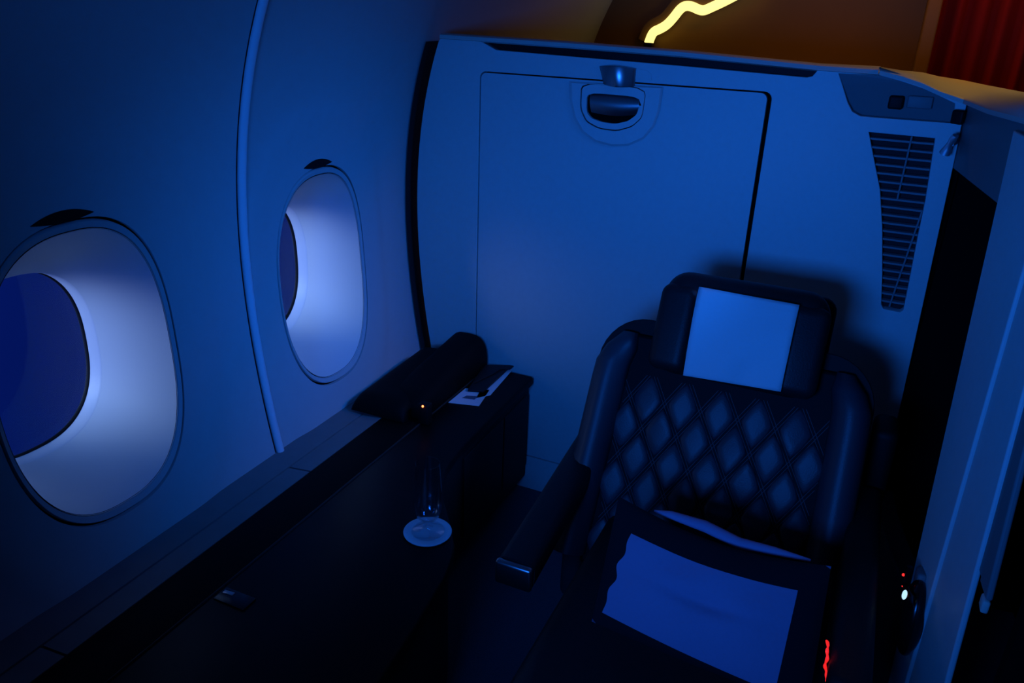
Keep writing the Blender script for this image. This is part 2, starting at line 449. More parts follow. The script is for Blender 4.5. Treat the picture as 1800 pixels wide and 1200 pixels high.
# inset corner shape runs to the right of x=-.13
outline += [(.146, 1.27), B(1686, 173), B(1650, 159), B(1621, 145), B(1585, 134), B(1545, 124), B(1440, 119), B(1200, 95), B(1000, 79)]
slot = [B(*p) for p in [(848, 74), (872, 88), (1000, 99), (1200, 116), (1418, 136), (1428, 134), (1437, 124), (1200, 101), (1000, 85)]]
dx0, dx1, dz0, dz1 = -1.0165, -.2545, .116, 1.2555
G = .0035
doorhole = []
def rrect(x0, x1, z0, z1, r, n=5):
    out = []
    for cx, cz, a0 in ((x1-r, z1-r, 0), (x0+r, z1-r, 90), (x0+r, z0+r, 180), (x1-r, z0+r, 270)):
        for k in range(n+1):
            a = math.radians(a0+90*k/n); out.append((cx+r*math.cos(a), cz+r*math.sin(a)))
    return out
doorhole = rrect(dx0, dx1, dz0, dz1, .018)
GR = [(1527, 232), (1537, 283), (1547, 333), (1551, 400), (1551, 483), (1549, 535), (1553, 543), (1582, 549), (1588, 545), (1597, 500), (1613, 417), (1627, 350), (1640, 267), (1644, 243)]
grille = [B(*p) for p in GR]
inset = [B(*p) for p in [(1474, 129), (1481, 150), (1490, 180), (1498, 196), (1512, 204), (1560, 208), (1676, 217), (1679, 182), (1650, 168), (1621, 155), (1585, 143), (1545, 132)]]
plate = prism('bulkhead_panel', outline, [slot, doorhole, grille, inset], to_b, .05, 'bulk', bk, bev=.0022)
box('backing', -1.04, .0, YB+.03, YB+.06, .0, 1.30, 'gap', bk)
# slot trough
prism('slot_trough', [(x, z) for x, z in [B(840, 66), B(845, 95), B(1440, 142), B(1445, 118)]], [], lambda a, b_, d: Vector((a, YB+.022+d, b_)), .01, 'black', bk)
# cap along the top edge
tops = [(prof(1.336)+.036, 1.337)]+[B(1000, 79), B(1200, 95), B(1440, 119), B(1545, 123)]
secs = []
for i, (x, z) in enumerate(tops):
    zz = z+(.001 if i < 4 else -.003 if i == 4 else -.005); dd = .055 if i < 4 else .055+.05*(i-3)
    secs.append([Vector((x, YB-.006, zz-.006)), Vector((x, YB-.004, zz+.003)), Vector((x, YB+.004, zz+.006)), Vector((x, YB+dd, zz+.006)), Vector((x, YB+dd+.005, zz-.006)), Vector((x, YB+.01, zz-.01))])
loft('top_cap', secs, 'tan', bk, True, True, 40)['label'] = 'narrow pale cap'
# door / cover panel with its own gap
dp = prism('stowage_door', rrect(dx0+G*.8, dx1-.0105, dz0+G, dz1-G, .016), [], lambda a, b_, d: Vector((a, YB+.002+d, b_)), .02, 'bulk', bk, bev=.0015)
dp['label'] = 'large flush stowage door'
# latch well: dish, frame, flap
def D(pts): return [B(*p) for p in pts]
dish = D([(1000, 143), (1001, 175), (1008, 207), (1022, 232), (1045, 249), (1075, 257), (1105, 256), (1132, 244), (1150, 222), (1160, 195), (1166, 153)])
d1 = loft('latch_dish', [[Vector((x, YB-.0005+.0, z)) for x, z in dish], [Vector((x+(-.590-x)*.06, YB-.0065, z+(1.20-z)*.06)) for x, z in dish], [Vector((x+(-.590-x)*.10, YB-.0065, z+(1.20-z)*.10)) for x, z in dish]], 'bulk', dp, True, False, 30)
inn = [(x+(-.590-x)*.10, z+(1.20-z)*.10) for x, z in dish]
def chk(l, k=2):
    for _ in range(k):
        q = []
        for i in range(len(l)):
            a, b_ = l[i], l[(i+1) % len(l)]
            q += [(a[0]*.85+b_[0]*.15, a[1]*.85+b_[1]*.15), (a[0]*.15+b_[0]*.85, a[1]*.15+b_[1]*.85)]
        l = q
    return l
fr = chk(D([(1026, 146), (1024, 190), (1034, 212), (1056, 224), (1086, 228), (1112, 221), (1130, 205), (1137, 155)]))
hole = chk(D([(1034, 162), (1033, 196), (1041, 207), (1060, 214), (1084, 217), (1106, 212), (1122, 200), (1128, 170)]))
fo_ = [(x+(x+.590)*.035, z+(z-1.205)*.05) for x, z in fr]
prism('dish_face', inn, [fo_], lambda a, b_, d: Vector((a, YB-.0065+d, b_)), .003, 'bulk', dp)
fro = prism('latch_frame', fr, [hole], lambda a, b_, d: Vector((a, YB-.010+d, b_)), .013, 'bulk', dp, bev=.002); fro['label'] = 'D-shaped raised latch frame'
prism('latch_pocket', [(x, z) for x, z in fo_], [], lambda a, b_, d: Vector((a, YB+.0005+d, b_)), .001, 'gap', dp)
# flap: curved chrome scoop in the upper two thirds
sc = []
for k in range(9):
    t = k/8
    L_ = Vector(onY(1038+2*t, 163+34*t, YB)); R_ = Vector(onY(1127-3*t, 170+31*t, YB)); yy = YB-.0005-.010*math.sin(t*math.pi*.95)
    sc.append([Vector((L_.x+(R_.x-L_.x)*q/10, yy-.002*math.sin(math.pi*q/10), L_.z+(R_.z-L_.z)*q/10-.006*t*math.sin(math.pi*q/10))) for q in range(11)])
loft('latch_flap', sc, 'satin', dp, False, False, 60)['label'] = 'metal pull flap'
# barrel catch straddling the top gap
bc = empty('barrel_catch'); bc.parent = bk
bar = []
for k in range(17):
    t = k/16; u = 1055+64*t
    top = onY(u, 116+4*t-3*math.sin(math.pi*t), YB); bot = onY(1062+54*t, 148+4*t+2*math.sin(math.pi*t), YB)
    bulg = .026*math.sin(math.pi*(.06+.88*t))
    bar.append([Vector((top.x, YB, top.z)), Vector((top.x, YB-bulg*.96, top.z)), Vector((top.x, YB-bulg, top.z-.002)), Vector((bot.x, YB-bulg, bot.z+.002)), Vector((bot.x, YB-bulg*.96, bot.z)), Vector((bot.x, YB, bot.z))])
loft('catch_barrel', bar, 'satin', bc, True, True, 55)['label'] = 'bulging metal barrel'
tab = [B(*p) for p in [(1040, 120), (1056, 117), (1118, 121), (1138, 124), (1145, 130), (1146, 141), (1118, 139), (1040, 132)]]
prism('catch_plate', tab, [], lambda a, b_, d: Vector((a, YB-.0022+d, b_)), .003, 'bulk', bc, bev=.0008)
# louvre slats
gb = prism('grille_back', [(x, z) for x, z in grille], [], lambda a, b_, d: Vector((a, YB+.026+d, b_)), .004, 'infill', bk)
gz = [p[1] for p in grille]; gz0, gz1 = min(gz)+.006, max(gz)-.010
def gspan(z):
    xs = []
    for i in range(len(grille)):
        a, b_ = grille[i], grille[(i+1) % len(grille)]
        if (a[1]-z)*(b_[1]-z) < 0: xs.append(a[0]+(b_[0]-a[0])*(z-a[1])/(b_[1]-a[1]))
    return (min(xs), max(xs)) if len(xs) >= 2 else None
gl = structure(empty('grille', (.03, YB, 1.0))); gl.parent = bk; gl.location = (0, 0, 0); 
if 'kind' in gl: del gl['kind']
gl['label'] = 'tapering louvred air grille'
nsl = 21
def xdiv(z):
    a = B(1603, 240) if z > 1.06 else B(1621, 372); b_ = B(1577, 352) if z > 1.06 else B(1563, 535)
    return a[0]+(b_[0]-a[0])*(z-a[1])/(b_[1]-a[1])
for k in range(nsl):
    z = gz1-(gz1-gz0)*(k+.2)/nsl; s_ = gspan(z)
    if not s_: continue
    xa, xb = s_; xa += .0005; xb -= .0005
    V = [(xa, YB+.006, z-.0030), (xb, YB+.006, z-.0030), (xb, YB+.018, z-.0010), (xa, YB+.018, z-.0010), (xa, YB+.006, z+.0012), (xb, YB+.006, z+.0012), (xb, YB+.018, z+.0028), (xa, YB+.018, z+.0028)]
    mesh_obj('slat', V, [(0, 1, 2, 3), (4, 7, 6, 5), (0, 4, 5, 1), (1, 5, 6, 2), (2, 6, 7, 3), (3, 7, 4, 0)], 'grille', gl)
def bar_b(name, pa, pb, w, y, m, parent):
    a = Vector((*pa, 0)); b_ = Vector((*pb, 0)); 
    return tube(name, [(pa[0], y, pa[1]), (pb[0], y, pb[1])], w, m, parent, 6)
bar_b('divider', B(1603, 240), B(1577, 352), .0022, YB+.006, 'grille', gl)
bar_b('divider', B(1621, 372), B(1563, 540), .0022, YB+.006, 'grille', gl)
# corner inset (slopes back, faces a little downwards)
V = [Vector((p[0], YB+.004+.030*max(0, min(1, (1.30-p[1])/.10)), p[1])) for p in inset]
V2 = [v+Vector((0, .012, 0)) for v in V]; n_ = len(V)
tri = tessellate_polygon([[Vector((p[0], p[1], 0)) for p in inset]])
mesh_obj('corner_inset', V+V2, [tuple(t) for t in tri]+[tuple(i+n_ for i in reversed(t)) for t in tri], 'bulkdark', bk)
def port(name, u, v, y, w, h, parent, roty=0):
    c = onY(u, v, y); return rbox(name, c.x, c.y, c.z, w, .012, h, .005, 'black', parent, Matrix.Rotation(roty, 4, 'Z'), 3)
port('square_socket', 1575, 180, YB+.008, .031, .029, bk)
rbox('raised_badge', *onY(1617, 180, YB+.008), .05, .006, .026, .0028, 'bulkdark', bk, seg=3)

# ------------------------------------------------------------------ right-hand shell wall
P0 = (.150, 2.0, 0); WD = Vector((.104, -1, 0)).normalized(); WN = Vector((-1, -.104, 0)).normalized()   # WD runs towards the camera
def Wc(u, v, off=0):
    p = onPlane(u, v, Vector(P0)+WN*off, WN); q = p-Vector(P0); return (q.dot(WD), p.z)
def to_w(a, b_, d): return Vector(P0)+WD*a+Vector((0, 0, b_))-WN*d
rw = structure(empty('wall_side', (.2, 1.5, 0))); rw['label'] = 'pale shell wall right of the seat'
def yedge(z):                                  # slanted front edge of the black opening (a coordinate)
    a = Wc(1762, 367); b_ = Wc(1590, 1140); t = (z-a[1])/(b_[1]-a[1]); return a[0]+(b_[0]-a[0])*t
TOPZ = 1.285
hd = [(0, TOPZ+.01), (0, Wc(1684, 298)[1]+.0), (yedge(1.14), Wc(1762, 363)[1]), (yedge(1.2), 1.2), (yedge(TOPZ), TOPZ-.02)]
hdr = prism('header_panel', [(-.02, Wc(1690, 174)[1]), (-.02, 1.125), (0.0, 1.125), (Wc(1762, 363)[0]+.03, Wc(1762, 363)[1]), (Wc(1800, 210)[0]+.02, Wc(1800, 208)[1]), Wc(1737, 192), Wc(1694, 175)], [], to_w, .045, 'bulkdark', rw, bev=.003)
# wall below the opening (behind the seat side)
LZ = .50
prism('lower_panel', [(0, 0), (0, .30), (.10, .30), (.30, .335), (.55, .40), (yedge(.43)+.03, .44), (yedge(0)+.05, 0)], [], to_w, .05, 'tape', rw, bev=.004)
# black recess box
for nm, a0, a1, d0, d1, z0, z1 in (('recess_back', -.02, .95, .40, .42, 0, 1.2), ('recess_top', -.02, .95, .045, .42, 1.2, 1.22), ('recess_side', -.04, -.02, .02, .42, 0, 1.22), ('recess_side', .93, .95, .045, .42, 0, 1.22)):
    prism(nm, [(a0, z0), (a1, z0), (a1, z1), (a0, z1)], [], lambda a, b_, d, d0=d0: to_w(a, b_, d+d0), d1-d0, 'gap', rw)
# slanted post strips: pixel lines -> wall coordinates, strips stay parallel in the wall
def lin(pa, pb, off=0):
    a = Wc(*pa, off); b_ = Wc(*pb, off)
    return lambda z: a[0]+(b_[0]-a[0])*(z-a[1])/(b_[1]-a[1])
L0 = lin((1762, 367), (1617, 1000)); L1 = lin((1790, 550), (1660, 1000)); L2 = lin((1799, 712), (1703, 1068)); L3 = lin((1798, 745), (1712, 1075)); L4 = lin((1798, 812), (1737, 1054))
def post(name, f0, f1, z0, z1, d0, d1, m, bev=.003):
    n = 8; lp = [(f0(z0+(z1-z0)*k/n), z0+(z1-z0)*k/n) for k in range(n+1)]+[(f1(z1-(z1-z0)*k/n), z1-(z1-z0)*k/n) for k in range(n+1)]
    return prism(name, lp, [], lambda a, b_, d: to_w(a, b_, d+d0), d1-d0, m, rw, bev=bev)
zb_ = Wc(1737, 1058)[1]
post('post_face', L0, L1, 0, 1.262, -.010, .02, 'bulk')
post('post_band', L1, L2, 0, 1.25, -.005, .004, 'bulk')
post('post_groove', L2, L3, zb_, 1.24, .000, .006, 'bulkdark')
post('post_edge', L3, L4, zb_, 1.23, -.003, .006, 'bulkdark')
rbox('end_fitting', *onPlane(1731, 1060, Vector(P0), WN), .010, .022, .020, .003, 'tan', rw, seg=2)
# rounded tan top surface
secs = []
inner = [(1545, 124), (1585, 134), (1621, 146), (1650, 160), (1694, 175), (1737, 192), (1800, 208), (1860, 232), (1950, 270)]
outer = [(1545, 121), (1585, 123.5), (1621, 127), (1650, 134), (1694, 141), (1737, 150), (1800, 162), (1860, 178), (1950, 203)]
for (ui, vi), (uo, vo) in zip(inner, outer):
    a = onY(ui, vi, YB-.002) if ui < 1690 else onPlane(ui, vi, Vector(P0)+WN*.014, WN); b_ = onZ(uo, vo, a.z+.004)
    secs.append([a+Vector((0, 0, -.008)), a, a+(b_-a)*.05+Vector((0, 0, .003)), a+(b_-a)*.5+Vector((0, 0, .006)), b_, b_+Vector((0, 0, -.008))])
loft('shell_cap', secs, 'tan', rw, True, True, 50)['label'] = 'tan rounded top of the shell'
pc = onPlane(1684, 206, Vector(P0), WN)
pc = onPlane(1684, 206, Vector(P0)+WN*.018, WN)
rbox('square_socket', pc.x, pc.y, pc.z, .026, .012, .029, .004, 'black', rw, Matrix.Rotation(math.radians(-35), 4, 'Z'), 3)
adopt(rw)

box('corner_filler', .125, .30, YB+.048, YB+.09, 0, 1.262, 'gap', bk)
adopt(bk)
# coat hook
hk = empty('coat_hook', onY(1668, 255, YB-.02)); tag(hk, 'small chrome coat hook beside the top of the air grille', 'hook')
a = onY(1680, 238, YB-.05); b_ = onY(1670, 252, YB-.04); c = onY(1661, 269, YB-.03)
tube('hook_arm', [a, (a+b_)/2, b_, (b_+c)/2, c], .004, 'chrome', hk, 10, [.006, .0085, .0065, .009, .012])
tube('hook_mount', [b_, b_+Vector((.012, .045, 0))], .008, 'satin', hk, 10)
adopt(hk)

# ------------------------------------------------------------------ control at the bottom right of the opening
ct = empty('reading_lamp', onPlane(1600, 1080, P0, WN)); tag(ct, 'black oval reading lamp with a white glint on the right wall', 'lamp')
cpt = onPlane(1603, 1085, Vector(P0)+WN*.02, WN)
b = bmesh.new(); bmesh.ops.create_uvsphere(b, u_segments=28, v_segments=18, radius=1)
bmesh.ops.scale(b, vec=(.022, .040, .070), verts=b.verts)
bmesh.ops.transform(b, matrix=Matrix.Translation(cpt) @ Matrix.Rotation(math.radians(-14), 4, 'X'), verts=b.verts)
bm_obj('lamp_head', b, 'blackgloss', ct)
br = onPlane(1616, 1025, Vector(P0)+WN*.014, WN)
rbox('lamp_bracket', br.x, br.y, br.z, .016, .045, .05, .006, 'bulkdark', ct, Matrix.Rotation(math.radians(-14), 4, 'X'))
pw = onPlane(1590, 1045, Vector(P0)+WN*.052, WN)
b = bmesh.new(); bmesh.ops.create_uvsphere(b, u_segments=16, v_segments=10, radius=1); bmesh.ops.scale(b, vec=(.004, .0045, .0095), verts=b.verts)
bmesh.ops.translate(b, vec=pw, verts=b.verts); bm_obj('lamp_glint', b, 'white', ct)['label'] = 'small white glint'  # glint on the lamp, drawn as a glowing spot
for u, v, r, mm in ((1588, 1010, .0026, 'redpt'), (1586, 1030, .0012, 'redpt')):
    q = onPlane(u, v, Vector(P0)+WN*.045, WN); b = bmesh.new(); bmesh.ops.create_uvsphere(b, u_segments=10, v_segments=8, radius=r)
    bmesh.ops.translate(b, vec=q, verts=b.verts); bm_obj('indicator_light', b, mm, ct)
q = onPlane(1588, 1010, Vector(P0)+WN*.045, WN)
tube('lamp_stalk', [q+Vector((.006, 0, .02)), q+Vector((.006, 0, -.02)), pw+Vector((.008, 0, 0)), cpt], .005, 'blackgloss', ct, 8)
adopt(ct)

# ------------------------------------------------------------------ console along the sidewall
ZC = .40
cs = empty('side_console', (-.9, 1.0, 0)); tag(cs, 'black veneered side console running under the windows', 'console')
def edge_x(y):       # inner (seat side) edge of the top, flares out towards the camera
    pts = [(-1.0, -.565), (.6, -.568), (.81, -.576), (.95, -.588), (1.09, -.606), (1.17, -.632), (1.25, -.69), (1.33, -.755), (1.42, -.795), (1.53, -.808), (1.99, -.813)]
    return float(np.interp(y, [p[0] for p in pts], [p[1] for p in pts]))
ys = np.linspace(-1.0, 1.985, 90)
def band(name, f0, f1, z0, z1, m, ys=ys, bev=.004):
    secs = []
    for y in ys:
        a, b_ = f0(y), f1(y); r = bev
        secs.append([Vector((a, y, z0)), Vector((a, y, z1-r)), Vector((a+r*.3, y, z1-r*.3)), Vector((a+r, y, z1)), Vector((b_-r, y, z1)), Vector((b_-r*.3, y, z1-r*.3)), Vector((b_, y, z1-r)), Vector((b_, y, z0))])
    return loft(name, secs, m, cs, True, True, 60)
band('console_top', lambda y: -.962, lambda y: edge_x(y), ZC-.022, ZC, 'console', bev=.006)
band('storage_lid', lambda y: -1.070, lambda y: -.9645, ZC-.022, ZC-.001, 'lid', bev=.003)
band('console_side', lambda y: -1.06, lambda y: edge_x(y)-.014-.0*y, .055, ZC-.021, 'consoleside', bev=.004)
band('toe_kick', lambda y: -1.05, lambda y: edge_x(y)-.06, 0, .056, 'black', bev=.002)
# recessed side drawers on the seat side
for ya, yb in ((1.56, 1.80), (1.815, 1.975)):
    band('side_drawer', lambda y: edge_x(y)-.02, lambda y: edge_x(y)-.009, .10, .345, 'consoleside', np.linspace(ya, yb, 6), .003)
# thin light inlay line
band('inlay_line', lambda y: -.9645, lambda y: -.9622, ZC-.01, ZC+.0006, 'inlay', bev=.0003)
adopt(cs)
# pale ledge between console and sidewall
lg = structure(empty('trim_2', (-1.13, 1, ZC))); lg['label'] = 'grey ledge trim below the windows'
def ledge(name, f0, f1, za, zb, ys_, m):
    secs = []
    for y in ys_:
        a, b_ = f0(y), f1(y)
        secs.append([Vector((a, y, za-.03)), Vector((a, y, za)), Vector((b_, y, zb)), Vector((b_, y, zb-.03))])
    return loft(name, secs, m, lg, True, True, 30)
zz = .40
ledge('ledge_top', lambda y: prof(.40)-.01, lambda y: -1.135, .392, .392, np.linspace(-1.2, 1.99, 40), 'ledge')
for ya, yb in ((-1.2, .62), (.625, 1.262), (1.267, 1.99)):
    ledge('ledge_panel', lambda y: -1.131, lambda y: -1.071, .391, .398, np.linspace(ya, yb, 10), 'ledge')
adopt(lg)

# ------------------------------------------------------------------ black moulded housings at the far end of the console
hz = empty('stowed_screen_housing', (-1.05, 1.9, ZC)); tag(hz, 'black rounded housing with an orange pilot light at the console end', 'housing')
def hump(name, ya, yb, xa, xb, h0, h1, m, parent, n=14, r=.0):
    secs = []
    K = 14
    for i in range(n+1):
        t = (i/n)**1.6; y = ya+(yb-ya)*t; e = min(1, .35+2.6*math.sqrt(max(t, 0))) if t < .25 else 1
        h = (h0+(h1-h0)*t)*(.12+.88*math.sqrt(max(0, 1-(max(0, .11-t)/.11)**2)))
        sec = [Vector((xb, y, ZC+.0008))]
        for k in range(K+1):
            a = math.pi*k/K; c, s = math.cos(a), math.sin(a)
            c = math.copysign(abs(c)**.6, c); s = abs(s)**.7
            sec.append(Vector(((xa+xb)/2+(xb-xa)/2*c, y, ZC+.0008+h*s)))
        sec.append(Vector((xa, y, ZC+.0008)))
        secs.append(sec)
    return loft(name, secs, m, parent, True, True, 60)
hump('housing_shell', 1.56, 1.90, -1.165, -1.00, .050, .066, 'housing', hz)
hump('housing_cover', 1.60, 1.985, -1.10, -.966, .050, .098, 'housing', hz)
o_ = onY(743, 714, 1.50)
b = bmesh.new(); bmesh.ops.create_uvsphere(b, u_segments=10, v_segments=8, radius=.0030); bmesh.ops.translate(b, vec=onY(743, 714, 1.575), verts=b.verts)
bm_obj('pilot_light', b, 'orange', hz)['label'] = 'tiny orange light'
pl = onY(743, 714, 1.578); rbox('light_base', pl.x, pl.y+.012, (ZC+.001+pl.z+.004)/2, .03, .024, pl.z+.003-ZC, .003, 'black', hz, seg=2)
# gaspers / small knob row on the lid
for u, v in ((400, 1041),):
    p = onZ(u, v, ZC+.006); 
adopt(hz)
lt = empty('lid_latch', onZ(402, 1042, ZC)); tag(lt, 'small flat metal latch tab on the near part of the black console', 'latch')
p = onZ(402, 1042, ZC+.002); rbox('latch_tab', p.x, p.y, ZC+.0015, .022, .009, .004, .001, 'satin', lt, Matrix.Rotation(.1, 4, 'Z'), 2); 
rbox('latch_plate', p.x+.02, p.y-.006, ZC+.001, .07, .035, .003, .001, 'blackgloss', lt, seg=2); adopt(lt)

# leather folder and cards on the console
def slab(name, px, z, th, m, parent=None, off=0, bev=.0006):
    lp = [onZ(u, v, z) for u, v in px]
    return prism(name, [(p.x, p.y) for p in lp], [], lambda a, b_, d: Vector((a, b_, z+d-th)), th, m, parent, bev=bev)
cd_ = slab('printed_card', [(788, 707), (818, 682), (861, 685), (842, 713)], ZC+.0022, .0016, 'paper')
tag(cd_, 'white printed card sticking out from under the black folder', 'card')
slab('card_print', [(812, 699), (820, 695), (840, 696), (834, 702)], ZC+.0025, .0003, 'ink', cd_, bev=0)
sh = slab('menu_sheet', [(836, 700), (868, 644), (903, 647), (862, 694)], ZC+.0022, .0014, 'paper')
tag(sh, 'folded white sheet under the far corner of the black folder', 'paper')
fo = empty('menu_folder', onZ(850, 665, ZC)); tag(fo, 'slim black leather folder lying on white papers at the console end', 'folder')
slab('folder_cover', [(822, 684), (849, 643), (893, 646), (884, 655), (850, 686)], ZC+.011, .008, 'leather', fo, bev=.002)
slab('folder_flap', [(834, 672), (853, 641), (905, 641), (897, 648), (880, 648), (868, 656)], ZC+.015, .004, 'leather', fo, bev=.001)
adopt(fo)

# ------------------------------------------------------------------ glass on a coaster
g0 = onZ(750, 938, ZC)
cst = lathe('coaster', [(0, .0), (.045, .0), (.0495, .0015), (.0505, .004), (.0495, .0045), (.040, .0025), (0, .0025)], 'coaster', (g0.x-.0, g0.y+.004, ZC+.0002))
tag(cst, 'round pale coaster under the champagne glass', 'coaster')
gl_ = empty('champagne_glass', (g0.x, g0.y, ZC)); tag(gl_, 'clear stemmed champagne glass with a little drink on a round coaster', 'glass')
zb0 = ZC+.0032
outer = [(0, 0), (.0335, 0), (.0345, .001), (.0335, .0022), (.018, .0045), (.007, .008), (.0045, .014), (.0045, .020), (.008, .025), (.016, .030), (.025, .042), (.0295, .058), (.0305, .075), (.0295, .10), (.0275, .13), (.0250, .165)]
inner_ = [(.0241, .165), (.0265, .13), (.0285, .10), (.0295, .075), (.0285, .058), (.024, .043), (.015, .032), (.007, .0285), (0, .028)]
lathe('glass_body', outer+inner_, 'glass', (g0.x, g0.y+.006, zb0), gl_)
lathe('drink', [(0, .0287), (.0068, .0291), (.0147, .0327), (.0235, .0438), (.0262, .050), (0, .050)], 'water', (g0.x, g0.y+.006, zb0), gl_)
adopt(gl_)

# ------------------------------------------------------------------ the seat
st = empty('lounge_seat', (-.2, 1.45, 0)); tag(st, 'wide black leather seat with diamond quilted backrest facing the camera', 'seat')
XC = -.200
BO = Vector((XC, 1.43, .40)); BU = Vector((0, .42, .9075)).normalized(); BNN = Vector((0, -BU.z, BU.y))   # up along the backrest, normal to the front
def bp(a, u, n=0): return BO+Vector((a, 0, 0))+BU*u+BNN*n
# pedestal, cushion
rbox('seat_base', XC+.03, 1.22, .15, .46, .66, .30, .03, 'tape', st)
rbox('seat_cushion', XC+.045, 1.10, .345, .47, .72, .15, .045, 'leather', st, seg=6)
# back shell: rounded plate outline extruded
def shell_loop(w, h, r, u0=-.1, n=8, ww=0):
    lp = [(-w, u0), (w, u0)]
    for k in range(n+1):
        a = math.pi/2*k/n; lp.append((w-r+r*math.cos(a)-ww*0, h-r+r*math.sin(a)))
    for k in range(n+1):
        a = math.pi/2*k/n; lp.append((-w+r-r*math.sin(a), h-r+r*math.cos(a)))
    return lp
def taper(l, top): return [(a*(1-(1-top)*max(0, u)/.45), u) for a, u in l]
o = prism('back_shell', taper(shell_loop(.295, .435, .10), .96), [], lambda a, u, d: bp(a+.0, u, -.13+d), .13, 'black', st, bev=.03)
# wrapping side bolsters (rounded, catch the light)
def bolster(s, m='pad'):
    secs = []
    for k in range(15):
        t = k/14; u = -.10+.50*t; cx = s*(.258-.012*t); ef = math.sqrt(max(0, 1-(max(0, t-.86)/.145)**2)); w = .038*(.25+.75*ef); hgt = .05*ef 
        if t > .85: cx = s*(.258-.012*t-.16*(t-.85)); 
        sec = []
        for q in range(14):
            a = 2*math.pi*q/14; sec.append(bp(cx+w*math.cos(a), u, .012+hgt*math.sin(a)))
        secs.append(sec)
    return loft('side_bolster', secs, m, st, True, True, 70)
bolster(-1); bolster(1)
# quilted centre: flat dark base and diamond cushions, twin seams between them
prism('quilt_base', [(-.232, -.12), (.232, -.12), (.222, .40), (-.215, .40)], [], lambda a, u, d: bp(a, u, .012-d), .03, 'quiltbase', st, bev=.008)
PA, PB = .0770, .1290
q0 = onPlane(1199, 716, bp(0, 0, .018), BNN); qa = q0.x-XC; qu = (q0-bp(0, 0, .018)).dot(BU)
dm = None
def diamond(cx, cu, w, h):
    b_ = bmesh.new(); rings = []
    for s, n in ((1.0, 0.0), (.96, .003), (.88, .0048), (.5, .0060)):
        ring = []
        for k in range(16):
            a = 2*math.pi*k/16; c, s2 = math.cos(a), math.sin(a); e = 1.25
            d_ = (abs(c)**e+abs(s2)**e)**(-1/e)
            ring.append(b_.verts.new((w*s*c*d_, n, h*s*s2*d_)))
        rings.append(ring)
    for r1, r2 in zip(rings[:-1], rings[1:]):
        for k in range(16): b_.faces.new((r1[k], r1[(k+1) % 16], r2[(k+1) % 16], r2[k]))
    b_.faces.new(rings[-1]); return b_
rotm = Matrix(((1, 0, 0), (0, BNN.y, BU.y), (0, BNN.z, BU.z))).to_4x4()
rr = random.Random(4)
for i in range(-8, 8):
    for j in range(-8, 5):
        cx = qa+PA*(i+(.5 if j % 2 else 0)); cu = qu+PB*.5*j
        if abs(cx) > .200 or cu < -.06 or cu > .30: continue
        if dm is None:
            b_ = diamond(0, 0, PA*.40, PB*.40); d_ = bm_obj('quilt_diamond', b_, 'pad', st, True, 60); dm = d_
        else:
            d_ = dm.copy(); C.objects.link(d_); d_.parent = st
        mt = rotm.copy(); mt = mt @ Matrix.Rotation(rr.uniform(-.10, .10), 4, 'X') @ Matrix.Rotation(rr.uniform(-.1, .1), 4, 'Z')
        mt.translation = bp(cx, cu, .0125); d_.matrix_world = mt
# seams crossing between the diamonds
def clip(a0, u0, a1, u1):
    pts = []
    for k in range(61):
        t = k/60; a = a0+(a1-a0)*t; u = u0+(u1-u0)*t
        if abs(a) < .218 and -.08 < u < .325: pts.append((a, u))
    return pts
for s in (1, -1):
    for i in range(-14, 15):
        for w in (-.0035, .0035):
            c0 = qa+PA*(i*1.0+.5)+w
            pts = clip(c0-s*.0-PA*4*s, qu-PB*4, c0+PA*4*s, qu+PB*4)
            if len(pts) > 2:
                tube('seam', [bp(*pts[0], .0126), bp(*pts[-1], .0126)], .0009, 'stitch', st, 4)
# headrest
HB = bp(0, .445, .035)
rotb = Matrix(((1, 0, 0), (0, -BNN.y, BU.y), (0, -BNN.z, BU.z))).to_4x4()
hc = bp(.005, .440, .012)
hr = rbox('headrest', hc.x, hc.y, hc.z, .335, .115, .22, .05, 'leather', st, rotb, 8)
# wings of the headrest
for s in (-1, 1):
    c_ = bp(.005+s*.128, .425, .050); rbox('headrest_wing', c_.x, c_.y, c_.z, .085, .05, .185, .024, 'leather', st, rotb @ Matrix.Rotation(s*.18, 4, 'Z'), 6)
hc2 = bp(.03, .455, -.075); rbox('headrest_back', hc2.x-.012, hc2.y, hc2.z, .325, .06, .20, .03, 'black', st, rotb, 5)
# armrests
def arm(name, x0, x1, y0, y1, z0, z1, m, bev=.012, par=st): return rbox(name, (x0+x1)/2, (y0+y1)/2, (z0+z1)/2, x1-x0, y1-y0, z1-z0, bev, m, par, seg=4)
secs = []
for k in range(11):
    t = k/10; y = 1.075+.48*t; z = .50+.02*t; x = -.455-.022*t; w = .037
    secs.append([Vector((x+w*math.copysign(abs(math.cos(a))**.5, math.cos(a)), y, z-.028+.028*math.copysign(abs(math.sin(a))**.5, math.sin(a)))) for a in [2*math.pi*q/20 for q in range(20)]])
ar = loft('armrest', secs, 'leather', st, True, True, 50)
rbox('armrest_tip', -.456, 1.068, .471, .072, .016, .05, .006, 'satin', ar, seg=3)
rbox('armrest_support', -.475, 1.50, .30, .05, .12, .36, .02, 'tape', st)
ar2 = arm('armrest', .078, .140, 1.00, 1.60, .43, .53, 'leather', .018)
rbox('side_block', .120, 1.66, .52, .05, .10, .26, .018, 'black', st)
# seat control strip lit red
pts = []
for k in range(24):
    t = k/23; v = 1126+90*t; u = 1453+2.0*math.sin(t*9)+1.2*math.sin(t*23); pts.append(onPlane(u, v, (.077, 1.05, .4), (1, .25, 0)))
rs = tube('control_strip', pts, .0022, 'red', st, 6, [.0012+.0016*abs(math.sin(i*.9+.5)) for i in range(24)]); rs['label'] = 'glowing red control strip'
